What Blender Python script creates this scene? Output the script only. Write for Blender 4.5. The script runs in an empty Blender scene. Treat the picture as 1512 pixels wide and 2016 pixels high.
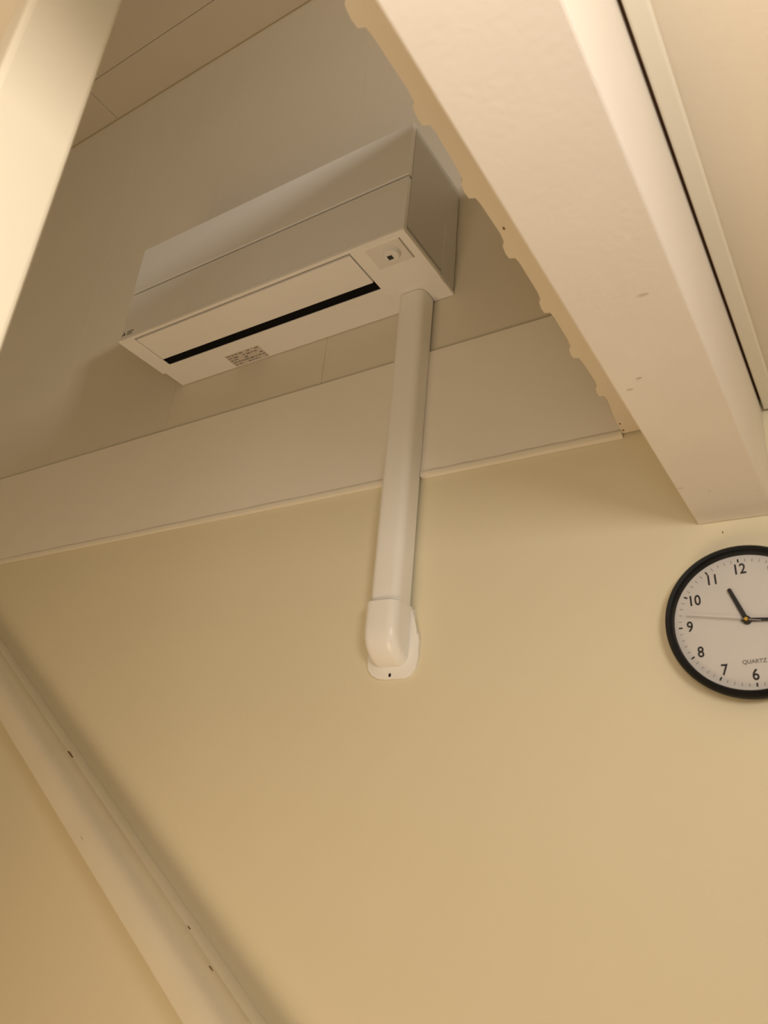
import bpy, bmesh, math, random
from mathutils import Vector, Matrix
random.seed(7)
sc = bpy.context.scene
COL = sc.collection
D = 1.13            # metres from the camera to the gable wall; every length below is in units of D
EYE = 1.52          # eye height in metres

def W(x, y, z):
    return Vector((x * D, y * D, z * D + EYE))

# ------------------------------------------------------------------ camera
F_PX, YAW, PITCH, ROLL = 1547.93, -0.603519, 0.422995, 0.0949204
fwd = Vector((math.sin(YAW) * math.cos(PITCH), math.cos(YAW) * math.cos(PITCH), math.sin(PITCH)))
rt0 = Vector((math.cos(YAW), -math.sin(YAW), 0))
up0 = rt0.cross(fwd)
rt = math.cos(ROLL) * rt0 + math.sin(ROLL) * up0
up = -math.sin(ROLL) * rt0 + math.cos(ROLL) * up0
cam_d = bpy.data.cameras.new('camera')
cam = bpy.data.objects.new('camera', cam_d)
COL.objects.link(cam)
mw = Matrix((rt, up, -fwd)).transposed().to_4x4()
mw.translation = W(0, 0, 0)
cam.matrix_world = mw
cam_d.sensor_fit = 'VERTICAL'
cam_d.sensor_height = 24.0
cam_d.lens = 24.0 * F_PX / 2016.0
cam_d.clip_start = 0.01
cam_d.dof.use_dof = True
cam_d.dof.focus_distance = 1.75
cam_d.dof.aperture_fstop = 6.0
sc.camera = cam

# ------------------------------------------------------------------ world, lamps, exposure
world = bpy.data.worlds.new('world')
sc.world = world
world.use_nodes = True
bg = world.node_tree.nodes['Background']
bg.inputs['Color'].default_value = (1.0, 0.82, 0.6, 1)
bg.inputs['Strength'].default_value = 0.0
sc.view_settings.view_transform = 'Standard'
sc.view_settings.look = 'None'
sc.view_settings.gamma = 1.0
sc.view_settings.use_curve_mapping = False
sc.view_settings.exposure = 0.07

def lamp(name, kind, loc, energy, color, size, target=None):
    l = bpy.data.lights.new(name, kind)
    l.energy = energy
    l.color = color
    if kind == 'AREA':
        l.shape = 'RECTANGLE'
        l.size, l.size_y = size
    else:
        l.shadow_soft_size = size
    o = bpy.data.objects.new(name, l)
    COL.objects.link(o)
    o.location = loc
    if target is not None:
        o.rotation_euler = (target - loc).to_track_quat('-Z', 'Y').to_euler()
    return o

lamp('room_lamp', 'AREA', W(0.40, -0.16, 0.29), 6.4, (1.0, 0.92, 0.85), (0.30, 0.30), W(0.40 - 0.74, -0.16 + 0.56, 0.29 + 0.28))
lamp('near_fill_light', 'AREA', W(-0.05, -0.16, 0.23), 2.0, (1.0, 0.92, 0.84), (0.25, 0.25), W(-0.05 - 0.60, -0.16 + 0.70, 0.23 + 0.25))  # unseen light added near the camera, fitted to balance brightness
lamp('low_fill_light', 'AREA', W(-0.75, -0.22, -1.12), 15.5, (1.0, 0.75, 0.49), (0.8, 0.8), W(-0.72, 0.40, 0.40))  # added upward fill for the board, unit underside and brace shadow
lamp('loft_lamp', 'AREA', W(1.35, -0.30, 1.60), 29.0, (1.0, 0.92, 0.87), (0.28, 0.24), W(-1.0, 0.9, 1.25))

# ------------------------------------------------------------------ materials
def mat(name, col, rough=0.6, noise=0.03, nscale=6.0, bump=0.0, bscale=200.0, spec=0.4, metal=0.0, coat=0.0):
    m = bpy.data.materials.new(name)
    m.use_nodes = True
    nt = m.node_tree
    b = nt.nodes['Principled BSDF']
    b.inputs['Roughness'].default_value = rough
    b.inputs['Specular IOR Level'].default_value = spec
    b.inputs['Metallic'].default_value = metal
    b.inputs['Coat Weight'].default_value = coat
    tc = nt.nodes.new('ShaderNodeTexCoord')
    if noise > 0:
        n = nt.nodes.new('ShaderNodeTexNoise')
        n.inputs['Scale'].default_value = nscale
        n.inputs['Detail'].default_value = 4.0
        r = nt.nodes.new('ShaderNodeMapRange')
        r.inputs['From Min'].default_value = 0.3
        r.inputs['From Max'].default_value = 0.7
        r.inputs['To Min'].default_value = 1.0 - noise
        r.inputs['To Max'].default_value = 1.0 + noise
        mx = nt.nodes.new('ShaderNodeMix')
        mx.data_type = 'RGBA'
        mx.blend_type = 'MULTIPLY'
        mx.inputs[0].default_value = 1.0
        mx.inputs[6].default_value = (*col, 1)
        nt.links.new(tc.outputs['Object'], n.inputs['Vector'])
        nt.links.new(n.outputs['Fac'], r.inputs['Value'])
        nt.links.new(r.outputs['Result'], mx.inputs[7])
        nt.links.new(mx.outputs[2], b.inputs['Base Color'])
    else:
        b.inputs['Base Color'].default_value = (*col, 1)
    if bump > 0:
        n2 = nt.nodes.new('ShaderNodeTexNoise')
        n2.inputs['Scale'].default_value = bscale
        n2.inputs['Detail'].default_value = 3.0
        bp = nt.nodes.new('ShaderNodeBump')
        bp.inputs['Strength'].default_value = bump
        bp.inputs['Distance'].default_value = 0.002
        nt.links.new(tc.outputs['Object'], n2.inputs['Vector'])
        nt.links.new(n2.outputs['Fac'], bp.inputs['Height'])
        nt.links.new(bp.outputs['Normal'], b.inputs['Normal'])
    return m

M_WALL = mat('cream_wall_paint', (0.80, 0.725, 0.515), 0.55, 0.015, 2.0, 0.08, 120)
M_PANEL = mat('loft_panel_paint', (0.74, 0.68, 0.55), 0.6, 0.015, 3.0, 0.05, 150)
M_LCEIL = mat('loft_ceiling_paint', (0.68, 0.60, 0.47), 0.7, 0.015, 3.0)
M_SLAB = mat('ceiling_plaster', (0.80, 0.71, 0.56), 0.75, 0.02, 4.0, 0.15, 90)
M_BEAM = mat('off_white_beam_paint', (0.84, 0.785, 0.70), 0.6, 0.02, 8.0, 0.12, 140)
M_TRIM = mat('white_trim_paint', (0.86, 0.80, 0.66), 0.35, 0.01, 6.0)
M_WBEAM = mat('wall_beam_paint', (0.87, 0.815, 0.70), 0.55, 0.015, 3.0, 0.06, 120)
M_POST = mat('cream_gloss_paint', (0.83, 0.76, 0.59), 0.4, 0.01, 5.0)
M_BRACE = mat('cream_brace_gloss', (0.79, 0.725, 0.56), 0.28, 0.02, 9.0, 0.10, 40, spec=0.5)
M_AC = mat('white_unit_plastic', (0.83, 0.82, 0.79), 0.35, 0.0)
M_ACB = mat('unit_underside_plastic', (0.90, 0.88, 0.84), 0.4, 0.0)
M_SEAM_SHADE = mat('seam_shade_grey', (0.10, 0.09, 0.08), 0.8, 0.0)
M_PAD = mat('sensor_pad_plastic', (0.80, 0.77, 0.72), 0.4, 0.0)
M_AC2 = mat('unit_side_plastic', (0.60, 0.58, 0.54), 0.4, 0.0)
M_PVC = mat('white_trunking_plastic', (0.92, 0.90, 0.83), 0.3, 0.0)
M_BLACK = mat('outlet_black', (0.004, 0.004, 0.004), 0.8, 0.0, spec=0.1)
M_RIM = mat('clock_black_plastic', (0.004, 0.004, 0.004), 0.5, 0.0, spec=0.2)
M_FACE = mat('clock_face_white', (0.71, 0.67, 0.61), 0.5, 0.0)
M_INK = mat('black_ink', (0.015, 0.013, 0.012), 0.6, 0.0)
M_GREYINK = mat('grey_ink', (0.22, 0.20, 0.18), 0.6, 0.0)
M_BRASS = mat('brass', (0.85, 0.58, 0.12), 0.25, 0.0, metal=1.0)
M_STEEL = mat('grey_steel', (0.42, 0.39, 0.36), 0.4, 0.0, metal=0.3)
M_CHIP = mat('bare_brown_wood', (0.23, 0.12, 0.06), 0.8, 0.1, 40)
M_RAW = mat('raw_brown_wood', (0.20, 0.09, 0.04), 0.8, 0.1, 30)
M_SCUFF = mat('scuff_mark', (0.62, 0.54, 0.43), 0.8, 0.1, 40)
M_FLOOR = mat('oak_floor', (0.42, 0.30, 0.19), 0.45, 0.1, 5.0)
M_LENS = mat('sensor_lens', (0.03, 0.035, 0.03), 0.15, 0.0)
M_LABEL = mat('label_paper', (0.66, 0.60, 0.53), 0.6, 0.0)

M_GLASS = bpy.data.materials.new('clock_glass')
M_GLASS.use_nodes = True
_nt = M_GLASS.node_tree
_nt.nodes.remove(_nt.nodes['Principled BSDF'])
_tr = _nt.nodes.new('ShaderNodeBsdfTransparent')
_gl = _nt.nodes.new('ShaderNodeBsdfGlossy')
_gl.inputs['Roughness'].default_value = 0.08
_fr = _nt.nodes.new('ShaderNodeFresnel')
_fr.inputs['IOR'].default_value = 1.22
_mx = _nt.nodes.new('ShaderNodeMixShader')
_nt.links.new(_fr.outputs[0], _mx.inputs[0])
_nt.links.new(_tr.outputs[0], _mx.inputs[1])
_nt.links.new(_gl.outputs[0], _mx.inputs[2])
_nt.links.new(_mx.outputs[0], _nt.nodes['Material Output'].inputs['Surface'])

# ------------------------------------------------------------------ helpers
def obj(name, bm, m, parent=None, smooth=False):
    me = bpy.data.meshes.new(name)
    bmesh.ops.recalc_face_normals(bm, faces=bm.faces)
    org = Vector(parent.location) if parent is not None and parent.parent is None else None
    if parent is not None and parent.parent is not None:
        org = Vector(parent.location) + Vector(parent.parent.location)
    if parent is None:
        # origin at the base centre of the thing
        xs = [v.co for v in bm.verts]
        org = Vector((sum(v.x for v in xs) / len(xs), sum(v.y for v in xs) / len(xs), min(v.z for v in xs)))
        off = org
    else:
        off = org
    for v in bm.verts:
        v.co -= off
    bm.to_mesh(me)
    bm.free()
    me.materials.append(m)
    if smooth:
        for p in me.polygons:
            p.use_smooth = True
        me.set_sharp_from_angle(angle=math.radians(40))
    o = bpy.data.objects.new(name, me)
    COL.objects.link(o)
    if parent is None:
        o.location = org
    else:
        o.parent = parent
    return o

def thing(name, label, cat, loc):
    o = bpy.data.objects.new(name, None)
    o.empty_display_size = 0.05
    COL.objects.link(o)
    o.location = loc
    o['label'] = label
    o['category'] = cat
    o['kind'] = 'thing'
    return o

def tag(o, label, cat):
    o['label'] = label
    o['category'] = cat
    o['kind'] = 'thing'
    return o

def struct(o):
    o['kind'] = 'structure'
    return o

def box(bm, x0, x1, y0, y1, z0, z1, bev=0.0, seg=2):
    b = bmesh.new()
    vs = [b.verts.new(W(x, y, z)) for z in (z0, z1) for y in (y0, y1) for x in (x0, x1)]
    for f in ((0, 1, 3, 2), (4, 6, 7, 5), (0, 4, 5, 1), (2, 3, 7, 6), (0, 2, 6, 4), (1, 5, 7, 3)):
        b.faces.new([vs[i] for i in f])
    bmesh.ops.recalc_face_normals(b, faces=b.faces)
    if bev > 0:
        bmesh.ops.bevel(b, geom=list(b.edges), offset=bev * D, segments=seg, profile=0.5, affect='EDGES')
    me = bpy.data.meshes.new('tmp')
    b.to_mesh(me)
    b.free()
    bm.from_mesh(me)
    bpy.data.meshes.remove(me)
    return bm

def newbox(*a, **k):
    return box(bmesh.new(), *a, **k)

def prism(bm, pts, vec):
    """solid from a planar outline (list of world Vectors) pushed along vec"""
    a = [bm.verts.new(p) for p in pts]
    b = [bm.verts.new(p + vec) for p in pts]
    bm.faces.new(a)
    bm.faces.new(list(reversed(b)))
    n = len(pts)
    for i in range(n):
        bm.faces.new((a[i], b[i], b[(i + 1) % n], a[(i + 1) % n]))
    return bm

def sweep(bm, profile_rings, cap=True):
    """skin consecutive rings of equal length"""
    rings = [[bm.verts.new(p) for p in r] for r in profile_rings]
    n = len(rings[0])
    for r0, r1 in zip(rings, rings[1:]):
        for i in range(n):
            bm.faces.new((r0[i], r0[(i + 1) % n], r1[(i + 1) % n], r1[i]))
    if cap:
        bm.faces.new(list(reversed(rings[0])))
        bm.faces.new(rings[-1])
    return bm

def text_bm(s, size, extrude=0.0004):
    cu = bpy.data.curves.new('txt', 'FONT')
    cu.body = s
    cu.size = size
    cu.align_x = 'CENTER'
    cu.align_y = 'CENTER'
    cu.extrude = extrude
    cu.offset = size * 0.014
    cu.resolution_u = 4
    o = bpy.data.objects.new('txt', cu)
    COL.objects.link(o)
    dg = bpy.context.evaluated_depsgraph_get()
    dg.update()
    me = bpy.data.meshes.new_from_object(o.evaluated_get(dg))
    bm = bmesh.new()
    bm.from_mesh(me)
    bpy.data.objects.remove(o)
    bpy.data.curves.remove(cu)
    bpy.data.meshes.remove(me)
    return bm

# ------------------------------------------------------------------ room shell
XL, XR, YB, ZF, ZC = -2.6, 1.6, -2.2, -EYE / D, 2.22
SL0, SL1 = 0.600, 0.660         # loft slab: underside and top

# back (gable) wall: flush plaster below, backing for the loft panels above
bm = bmesh.new()
box(bm, XL, XR, 1.0, 1.10, ZF, 0.845)
box(bm, XL, XR, 1.0015, 1.10, 0.845, ZC + 0.06)
wall_back = struct(obj('wall_back', bm, M_WALL))
edges = [XL, -2.189, -1.749, -1.309, -0.869, 0.011, 0.451, 0.891, 1.331, XR]
for a, b in zip(edges, edges[1:]):
    obj('panel', newbox(a + 0.0003, b - 0.0003, 1.0, 1.0045, 0.8455, 2.2105, bev=0.0003, seg=1), M_PANEL, wall_back)

struct(obj('wall_left', newbox(XL - 0.1, XL, YB, 1.10, ZF, ZC + 0.06), M_WALL))
struct(obj('wall_right', newbox(XR, XR + 0.1, YB, 1.10, ZF, ZC + 0.06), M_WALL))
struct(obj('wall_front', newbox(XL - 0.1, XR + 0.1, YB - 0.1, YB, ZF, ZC + 0.06), M_WALL))
struct(obj('floor', newbox(XL - 0.1, XR + 0.1, YB - 0.1, 1.10, ZF - 0.08, ZF), M_FLOOR))

# loft ceiling: boards with open joints
ceil2 = struct(obj('ceiling', newbox(XL, XR, YB, 1.0045, ZC + 0.005, ZC + 0.06), M_LCEIL))
rows = [0.998, 0.862, 0.422, -0.018, -0.458, -0.898, -1.338, -1.778, YB]
for k, (y1, y0) in enumerate(zip(rows, rows[1:])):
    cuts = [XL] + ([-1.93, -0.85, 0.4] if k % 2 == 0 else [-1.25, 0.2]) + [XR]
    for a, b in zip(cuts, cuts[1:]):
        obj('panel', newbox(a + 0.0008, b - 0.0008, y0 + 0.0008, y1 - 0.0008, ZC, ZC + 0.0055, bev=0.001, seg=1), M_LCEIL, ceil2)

# the low ceiling / loft slab, with a rough plaster edge round the loft opening
bumps = [0.308, 0.410, 0.503, 0.596, 0.696, 0.793, 0.889]
edge = [(-0.274, 0.142)]
for yb in [0.212] + bumps:
    j = random.uniform(-0.001, 0.001)
    edge += [(-0.2728 + j, yb - 0.040), (-0.2742 + j, yb - 0.026), (-0.2780 + j, yb - 0.022),
             (-0.2800 + j, yb - 0.010), (-0.2795 + j, yb - 0.002), (-0.2735 + j, yb + 0.0005), (-0.2725 + j, yb + 0.010)]
edge += [(-0.2765, 0.935), (-0.2795, 0.962), (-0.2800, 0.9935)]
outline = [(-0.0985, YB), (XL, YB), (XL, 0.17), (-0.478, 0.17), (-0.478, 0.142)] + edge + [(-0.0985, 0.9935)]
bm = bmesh.new()
prism(bm, [W(x, y, SL0) for x, y in outline], Vector((0, 0, (SL1 - SL0) * D)))
box(bm, -0.0945, XR, YB, 0.9935, SL0, SL1)
low_ceiling = struct(obj('ceiling', bm, M_SLAB))
obj('joint_strip', newbox(-0.0984, -0.0946, YB + 0.01, 0.9850, SL0 + 0.004, SL1 - 0.01), M_RAW, low_ceiling)
struct(obj('floor', newbox(-0.262, XR, YB, 0.9935, SL1, SL1 + 0.012), M_FLOOR))
# unseen blocker added on the loft floor to cut off the loft lamp's light
struct(obj('loft_light_blocker', newbox(-0.262, -0.235, -0.5, 0.9935, SL1 + 0.012, 1.285), M_WALL))

# thin batten beside the beam, leaving a dark open joint
struct(obj('trim_1', newbox(-0.0942, -0.0768, YB, 0.992, 0.5905, SL0, bev=0.002), M_TRIM))

# ------------------------------------------------------------------ timber
beam = tag(obj('ceiling_beam', newbox(-0.1895, -0.0975, -1.2, 0.9995, 0.443, SL0, bev=0.0022), M_BEAM),
           'broad off-white painted beam running under the low ceiling to the wall above the clock', 'beam')
wbm = bmesh.new()
box(wbm, XL + 0.001, -0.2815, 0.9945, 0.9992, 0.602, 0.851, bev=0.0012, seg=1)
wbeam = tag(obj('horizontal_board', wbm, M_WBEAM),
            'long horizontal cream board fixed across the wall below the air conditioner', 'board')
# paint bead along its lower edge
ring = lambda x, s: [W(x, 0.9945 - s, 0.6045), W(x, 0.9935 - s, 0.6010), W(x, 0.9950 - s, 0.5960), W(x, 0.9992, 0.5945), W(x, 0.9992, 0.6045)]
for xa, xb, cnt in ((XL + 0.001, -0.6740, 40), (-0.6180, -0.2815, 16)):      # the bead stops either side of the trunking
    bm = bmesh.new()
    sweep(bm, [ring(xa + i * (xb - xa) / cnt, 0.0015 + random.uniform(0, 0.0015)) for i in range(cnt + 1)])
    obj('paint_bead', bm, M_TRIM, wbeam, smooth=True)

post = tag(obj('wooden_post', newbox(-0.475, -0.450, 0.145, 0.2078, ZF, 1.45, bev=0.0045, seg=3), M_POST),
           'bright cream upright post close to the camera, passing up through the loft opening', 'post')

# diagonal brace on the wall
dv = Vector((0.832, 0, -0.554)).normalized()
nv = Vector((0.554, 0, 0.832)).normalized()
def bp(t, o, y):
    return W(dv.x * t + nv.x * o, y, dv.z * t + nv.z * o)
O0, O1, YF, R1, R2 = -0.674, -0.6185, 0.926, 0.030, 0.004
prof = [(O0, 0.9995), (O0, YF + R2)]
for k in range(1, 4):
    a = k / 4 * math.pi / 2
    prof.append((O0 + R2 - R2 * math.cos(a), YF + R2 - R2 * math.sin(a)))
prof += [(O0 + R2, YF), (O1 - R1, YF)]
for k in range(1, 8):
    a = k / 8 * math.pi / 2
    prof.append((O1 - R1 + R1 * math.sin(a), YF + R1 - R1 * math.cos(a)))
prof += [(O1, YF + R1), (O1, 0.970), (O1 - 0.0005, 0.9712), (O1 - 0.0005, 0.9735), (O1, 0.9745), (O1, 0.9995)]
bm = bmesh.new()
ts = [-2.0 + i * 0.0845 for i in range(41)]
rings = []
for t in ts:
    rings.append([bp(t, o + random.uniform(-1, 1) * 0.0002, y) for o, y in prof])
sweep(bm, rings)
brace = tag(obj('diagonal_brace', bm, M_BRACE, smooth=True),
            'glossy cream timber brace sloping down across the wall in the lower left', 'brace')

def blob(c, u, v, n, ru, rv, th, m, parent, name):
    """small uneven chip lying on a surface: centre c, in-plane axes u, v, outward normal n"""
    bm = bmesh.new()
    k = 9
    pts = []
    for i in range(k):
        a = 2 * math.pi * i / k
        r = random.uniform(0.7, 1.15)
        pts.append(c + u * (ru * D * r * math.cos(a)) + v * (rv * D * r * math.sin(a)))
    prism(bm, pts, n * (th * D))
    return obj(name, bm, m, parent)

Yv, Zv, Xv = Vector((0, 1, 0)), Vector((0, 0, 1)), Vector((1, 0, 0))

# ------------------------------------------------------------------ air conditioner
ac = thing('air_conditioner', 'white split air conditioner mounted high on the wall above the wooden board', 'air conditioner', W(-0.93, 1.0, 0.966))
AX0, AX1, AY = -1.285, -0.578, 0.816
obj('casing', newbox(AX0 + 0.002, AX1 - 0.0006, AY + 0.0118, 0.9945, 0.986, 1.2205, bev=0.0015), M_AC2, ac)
obj('front_panel', newbox(AX0, AX1, AY, AY + 0.0105, 0.9745, 1.0902, bev=0.0018), M_AC, ac)
obj('upper_cover', newbox(AX0, AX1, AY, AY + 0.0105, 1.0960, 1.2210, bev=0.0018), M_AC, ac)
obj('seam_shade', newbox(AX0 + 0.012, AX1 - 0.012, AY + 0.0070, AY + 0.0116, 1.0890, 1.0972), M_SEAM_SHADE, ac)  # dark strip standing in for the shade inside the front seam
# bottom panel: a frame round the vane opening
VX0, VX1, VY0, VY1 = -1.247, -0.691, 0.8225, 0.9245
bm = bmesh.new()
Z0, Z1 = 0.9665, 0.9755
fr_pts = [(AX0 - 0.004, AY - 0.001), (AX1 + 0.0005, AY - 0.001), (AX1 + 0.0005, 0.943), (AX1 - 0.002, 0.9445), (AX1 - 0.002, 0.9985),
          (AX0 + 0.004, 0.9985), (AX0 + 0.004, 0.9445), (AX0 - 0.004, 0.943)]
box(bm, AX0 - 0.004, AX1 + 0.0005, AY - 0.001, VY0, Z0, Z1, bev=0.001, seg=1)
box(bm, AX0 - 0.004, VX0, VY0, 0.9440, Z0, Z1, bev=0.0006, seg=1)
box(bm, VX1, AX1 + 0.0005, VY0, 0.9440, Z0, Z1, bev=0.0006, seg=1)
box(bm, VX0, VX1, VY1, 0.9440, Z0, Z1, bev=0.0006, seg=1)
obj('bottom_frame', bm, M_ACB, ac)
obj('rear_bottom_panel', newbox(AX0 + 0.003, AX1 - 0.001, 0.9446, 0.9990, Z0 + 0.0006, Z1, bev=0.001, seg=1), M_ACB, ac)
obj('inner_tray', newbox(AX0 + 0.004, AX1 - 0.003, AY + 0.012, 0.9940, 0.9756, 0.9855), M_AC2, ac)
obj('vane', newbox(VX0 + 0.0015, VX1 - 0.0035, VY0 + 0.0052, 0.9040, 0.9670, 0.9735, bev=0.0012), M_ACB, ac)
obj('air_outlet', newbox(VX0 + 0.0002, VX1 - 0.0002, 0.9045, VY1 - 0.0003, 0.9683, 0.9756), M_BLACK, ac)
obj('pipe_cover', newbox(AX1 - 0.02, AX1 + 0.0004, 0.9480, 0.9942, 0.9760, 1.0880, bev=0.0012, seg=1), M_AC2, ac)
# sensor
pad = obj('sensor_pad', newbox(-0.664, -0.5965, 0.8290, 0.8800, 0.9660, 0.9668, bev=0.0006, seg=1), M_PAD, ac)
bm = bmesh.new()
def cyl_z(bm, x, y, r0, r1, z0, z1, n=24, sy=1.0):
    r = [[W(x + rr * math.cos(2 * math.pi * i / n), y + sy * rr * math.sin(2 * math.pi * i / n), z) for i in range(n)] for rr, z in ((r0, z0), (r1, z1))]
    sweep(bm, r)
cyl_z(bm, -0.6225, 0.852, 0.0130, 0.0165, 0.9580, 0.9662)
sensor = obj('sensor', bm, M_AC, ac, smooth=True)
obj('sensor_lens', newbox(-0.6310, -0.6215, 0.8500, 0.8590, 0.9570, 0.9582, bev=0.0003, seg=1), M_LENS, sensor)
obj('sensor_slit', newbox(-0.5955, -0.5925, 0.8280, 0.8800, 0.9660, 0.9667), M_STEEL, ac)
# rating label with unreadably small print
lab = obj('rating_label', newbox(-1.113, -1.018, 0.9560, 0.9960, 0.9668, 0.9674), M_LABEL, ac)
bm = bmesh.new()
for r in range(5):
    x = -1.110
    while x < -1.024:
        w = random.uniform(0.004, 0.013)
        if random.random() < 0.72:
            y = 0.9590 + r * 0.0075
            box(bm, x, min(x + w, -1.021), y, y + random.uniform(0.002, 0.0038), 0.9665, 0.9669)
        x += w + 0.003
o = obj('label_print', bm, M_GREYINK, lab)
o['kind'] = 'stuff'
# small emblem: three diamonds, then a line of tiny grey lettering
bm = bmesh.new()
def rhomb(cx, cz, ang, s):
    c = Vector((cx, cz))
    a = Vector((math.cos(ang), math.sin(ang)))
    b = Vector((-a.y, a.x))
    q = [c, c + a * s * 0.5 + b * s * 0.29, c + a * s, c + a * s * 0.5 - b * s * 0.29]
    prism(bm, [W(p.x, AY - 0.0004, p.y) for p in q], Vector((0, 0.0006 * D, 0)))
for ang in (90, 210, 330):
    rhomb(-1.2765, 0.9835, math.radians(ang), 0.0062)
obj('emblem', bm, M_INK, ac)
bm = bmesh.new()
for r, n in ((0, 6), (1, 5)):
    for i in range(n):
        x = -1.2665 + i * 0.0034
        z = 0.9850 - r * 0.0055
        box(bm, x, x + 0.0022, AY - 0.0004, AY + 0.0002, z, z + 0.0036)
o = obj('small_lettering', bm, M_GREYINK, ac)
o['kind'] = 'stuff'

# ------------------------------------------------------------------ trunking down the wall
tr = thing('pipe_trunking', 'white plastic pipe trunking running down from the air conditioner to a curved end cap', 'trunking', W(-0.645, 1.0, 0.259))
TX0, TX1, TY = -0.673, -0.619, 0.954
def u_prof(x0, x1, yf, yb, r, z=None, n=6):
    p = [(x0, yb), (x0, yf + r)]
    for k in range(1, n):
        a = k / n * math.pi / 2
        p.append((x0 + r - r * math.cos(a), yf + r - r * math.sin(a)))
    p += [(x0 + r, yf), (x1 - r, yf)]
    for k in range(1, n):
        a = k / n * math.pi / 2
        p.append((x1 - r + r * math.sin(a), yf + r - r * math.cos(a)))
    p += [(x1, yf + r), (x1, yb)]
    return p
bm = bmesh.new()
pr = u_prof(TX0, TX1, TY, 0.9930, 0.014)
sweep(bm, [[W(x, y, z) for x, y in pr] for z in (0.350, 0.60, 0.9655)])
obj('cover', bm, M_PVC, tr, smooth=True)
obj('back_channel', newbox(TX0 + 0.004, TX1 - 0.003, 0.9900, 0.9944, 0.352, 0.965), M_STEEL, tr)
# end cap: sleeve, then a quarter bend into the wall
bm = bmesh.new()
PZ, RR = 0.328, 0.0515
CX0, CX1 = -0.6765, -0.6165
pr = u_prof(CX0, CX1, 1.0 - RR, 0.9965, 0.016)
rings = [[W(x, y, 0.371) for x, y in u_prof(CX0 + 0.0015, CX1 - 0.0015, 1.0 - RR + 0.0015, 0.9965, 0.016)], [W(x, y, 0.3695) for x, y in pr], [W(x, y, PZ) for x, y in pr]]
for k in range(1, 11):
    a = k / 10 * math.radians(88)
    rr = []
    for x, y in pr:
        d = 1.0 - y
        rr.append(W(x, 1.0 - d * math.cos(a) * (1.0 if k < 10 else 1.0), PZ - d * math.sin(a)))
    rings.append(rr)
sweep(bm, rings)
obj('end_cap', bm, M_PVC, tr, smooth=True)
fl = [(-0.6125, 0.366), (-0.6115, 0.349), (-0.6075, 0.336), (-0.6020, 0.326), (-0.6000, 0.315), (-0.6000, 0.290), (-0.6030, 0.275), (-0.6095, 0.2645), (-0.620, 0.2595),
      (-0.655, 0.2590), (-0.6700, 0.2605), (-0.6810, 0.2660), (-0.6890, 0.2760), (-0.6915, 0.290), (-0.6910, 0.315), (-0.6890, 0.326), (-0.6835, 0.338), (-0.6795, 0.350), (-0.6785, 0.366)]
bm = bmesh.new()
prism(bm, [W(x, 0.9995, z) for x, z in fl], Vector((0, -0.0050 * D, 0)))
ed = [e for e in bm.edges if abs(e.verts[0].co.y - e.verts[1].co.y) < 1e-6 and e.verts[0].co.y < 0.997 * D]
bmesh.ops.bevel(bm, geom=ed, offset=0.0018 * D, segments=2, profile=0.5, affect='EDGES')
flange = obj('flange', bm, M_PVC, tr, smooth=True)
bm = bmesh.new()
n = 14
sweep(bm, [[W(-0.6465 + 0.0022 * math.cos(2 * math.pi * i / n), yy, 0.2650 + 0.0030 * math.sin(2 * math.pi * i / n)) for i in range(n)] for yy in (0.9941, 0.9947)])
obj('screw_hole', bm, M_INK, flange)

# ------------------------------------------------------------------ clock
CX, CZ, CR = -0.1405, 0.3045, 0.0938
clock = thing('clock', 'round black-rimmed wall clock with white face hanging at the right edge', 'clock', W(CX, 1.0, CZ - CR))
TILT = math.radians(2.6)     # hangs a little askew, anticlockwise
def pol(r, deg, y):
    a = math.radians(deg) - TILT     # clockwise from twelve
    return W(CX + r * math.sin(a), y, CZ + r * math.cos(a))
def disc(bm, prof, n=96):
    sweep(bm, [[pol(r, 360 * i / n, y) for i in range(n)] for r, y in prof], cap=True)
# rim
bm = bmesh.new()
n = 96
pf = [(0.0905, 0.9995), (0.0925, 0.990), (0.0938, 0.980), (0.0925, 0.9745), (0.0895, 0.9715), (0.0865, 0.9725), (0.0845, 0.9760), (0.0838, 0.9880), (0.0838, 0.9995)]
rings = [[pol(r, 360 * i / n, y) for i in range(n)] for r, y in pf]
rings.append(rings[0])
vr = [[bm.verts.new(p) for p in r] for r in rings[:-1]]
vr.append(vr[0])
for r0, r1 in zip(vr, vr[1:]):
    for i in range(n):
        bm.faces.new((r0[i], r0[(i + 1) % n], r1[(i + 1) % n], r1[i]))
obj('rim', bm, M_RIM, clock, smooth=True)
bm = bmesh.new()
disc(bm, [(0.0837, 0.9990), (0.0837, 0.9850)])
face = obj('face', bm, M_FACE, clock)
YI = 0.9848
def place_text(s, size, cx, cz, m, name, squash=1.0):
    b = text_bm(s, size * D)
    for v in b.verts:
        x, y, z = v.co
        x *= squash
        xr = x * math.cos(TILT) - y * math.sin(TILT)
        yr = x * math.sin(TILT) + y * math.cos(TILT)
        v.co = Vector((cx + xr, YI * D - z, cz + yr))
    return obj(name, b, m, face)
for h in range(1, 13):
    p = pol(0.0655 if h not in (11, 10) else 0.0655, 30 * h, YI)
    place_text(str(h), 0.0185, p.x, p.z, M_INK, 'numeral', 0.86)
p = pol(0.0495, 179, YI)
place_text('QUARTZ', 0.0066, p.x, p.z, M_GREYINK, 'lettering')
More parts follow.
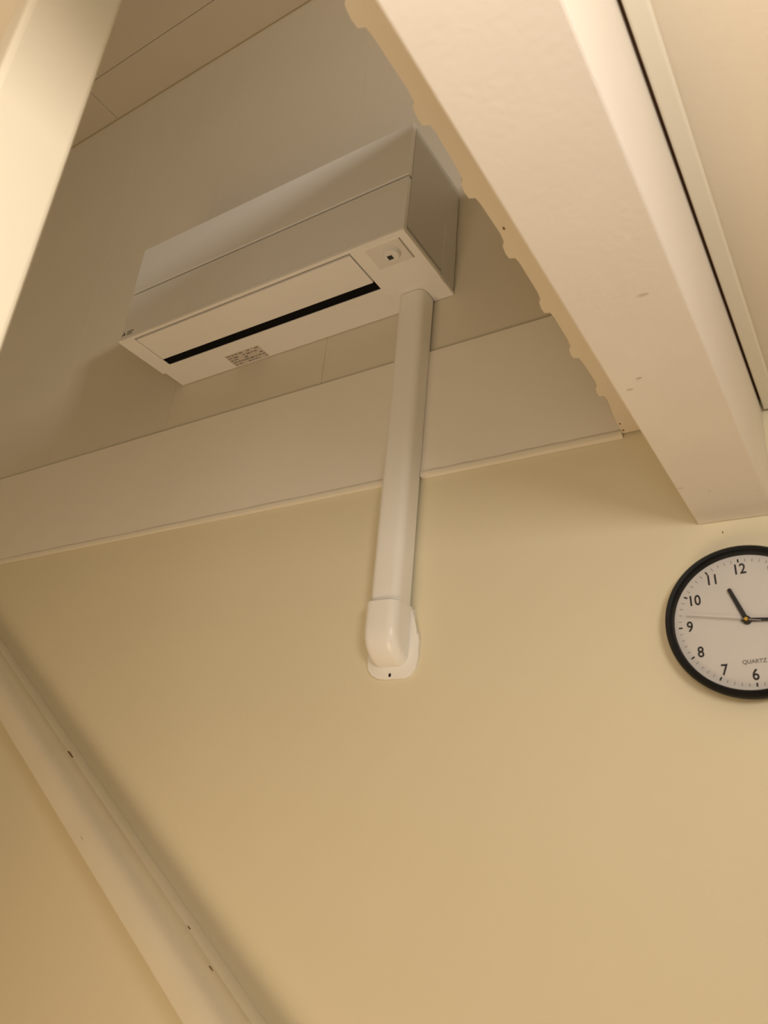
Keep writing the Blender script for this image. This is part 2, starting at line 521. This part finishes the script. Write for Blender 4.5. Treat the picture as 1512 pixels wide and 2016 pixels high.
for k in range(60):
    big = k % 5 == 0
    hw, r0, r1 = (0.0009, 0.0745, 0.0790) if big else (0.0003, 0.0750, 0.0788)
    a = math.radians(6 * k) - TILT
    u = Vector((math.sin(a), 0, math.cos(a)))
    v = Vector((math.cos(a), 0, -math.sin(a)))
    c = W(CX, YI, CZ)
    bm = bmesh.new()
    prism(bm, [c + u * (r0 * D) - v * (hw * D), c + u * (r0 * D) + v * (hw * D), c + u * (r1 * D) + v * (hw * D), c + u * (r1 * D) - v * (hw * D)], Vector((0, -0.0003 * D, 0)))
    obj('minute_mark', bm, M_INK if big else M_GREYINK, face)
def hand(name, tip_dx, tip_dz, tail, w0, w1, y, m, rnd=True):
    u2 = Vector((tip_dx, tip_dz))
    L = u2.length
    u2.normalize()
    u = Vector((u2.x, 0, u2.y))
    v = Vector((u2.y, 0, -u2.x))
    c = W(CX, y, CZ)
    pts = [c - u * (tail * D) - v * (w0 * D), c + u * (L * D) - v * (w1 * D)]
    if rnd:
        for k in range(1, 6):
            a = math.pi * k / 6
            pts.append(c + u * (L * D + w1 * D * math.sin(a)) - v * (w1 * D * math.cos(a)))
    pts.append(c + u * (L * D) + v * (w1 * D))
    pts.append(c - u * (tail * D) + v * (w0 * D))
    bm = bmesh.new()
    prism(bm, pts, Vector((0, -0.0008 * D, 0)))
    return obj(name, bm, m, clock)
hand('hour_hand', -0.0160, 0.0390, 0.004, 0.0029, 0.0024, 0.9825, M_INK)
hand('minute_hand', 0.0640, -0.0035, 0.006, 0.0022, 0.0017, 0.9810, M_INK)
hand('second_hand', -0.0680, 0.0100, 0.016, 0.0005, 0.0004, 0.9795, M_STEEL, rnd=False)
bm = bmesh.new()
sweep(bm, [[W(CX + r * math.cos(2 * math.pi * i / 20), y, CZ + r * math.sin(2 * math.pi * i / 20)) for i in range(20)] for r, y in ((0.0050, 0.9850), (0.0050, 0.9800))])
obj('hub', bm, M_INK, clock)
bm = bmesh.new()
sweep(bm, [[W(CX + r * math.cos(2 * math.pi * i / 20), y, CZ + r * math.sin(2 * math.pi * i / 20)) for i in range(20)] for r, y in ((0.0028, 0.9800), (0.0028, 0.9775), (0.0018, 0.9766))])
obj('centre_pin', bm, M_BRASS, clock, smooth=True)
bm = bmesh.new()
disc(bm, [(0.0852, 0.9762), (0.0852, 0.9750)])
obj('glass', bm, M_GLASS, clock)

# ------------------------------------------------------------------ small marks in the paint
blob(bp(-1.185, O1 + 0.0001, 0.972), dv, Yv, nv, 0.0110, 0.0030, 0.0003, M_CHIP, brace, 'paint_chip')
blob(bp(-0.735, O1 + 0.0001, 0.975), dv, Yv, nv, 0.0040, 0.0016, 0.0003, M_CHIP, brace, 'paint_chip')
blob(bp(-0.655, O1 + 0.0001, 0.964), dv, Yv, nv, 0.0060, 0.0018, 0.0003, M_CHIP, brace, 'paint_chip')
blob(bp(-0.985, -0.655, YF - 0.0001), dv, nv, -Yv, 0.0050, 0.0012, 0.0003, M_SCUFF, brace, 'paint_chip')
# scuffs on the underside of the beam, nail marks in the low ceiling edge and wall
for x, y, ru, rv in ((-0.163, 0.640, 0.0030, 0.0016), (-0.176, 0.655, 0.0035, 0.0014), (-0.127, 0.525, 0.0050, 0.0016), (-0.185, 0.885, 0.0050, 0.0010), (-0.155, 0.905, 0.0012, 0.0020)):
    blob(W(x, y, 0.4429), Xv, Yv, -Zv, ru, rv, 0.0002, M_SCUFF, beam, 'scuff')
for x, y, r in ((-0.2665, 0.552, 0.0025), (-0.2760, 0.966, 0.0022), (-0.2770, 0.985, 0.0026)):
    blob(W(x, y, SL0 - 0.0001), Xv, Yv, -Zv, r * 0.6, r, 0.0002, M_CHIP, low_ceiling, 'nail_mark')
blob(W(-0.1605, 0.9999, 0.4285), Xv, Zv, -Yv, 0.0010, 0.0018, 0.0002, M_CHIP, wall_back, 'nail_mark')
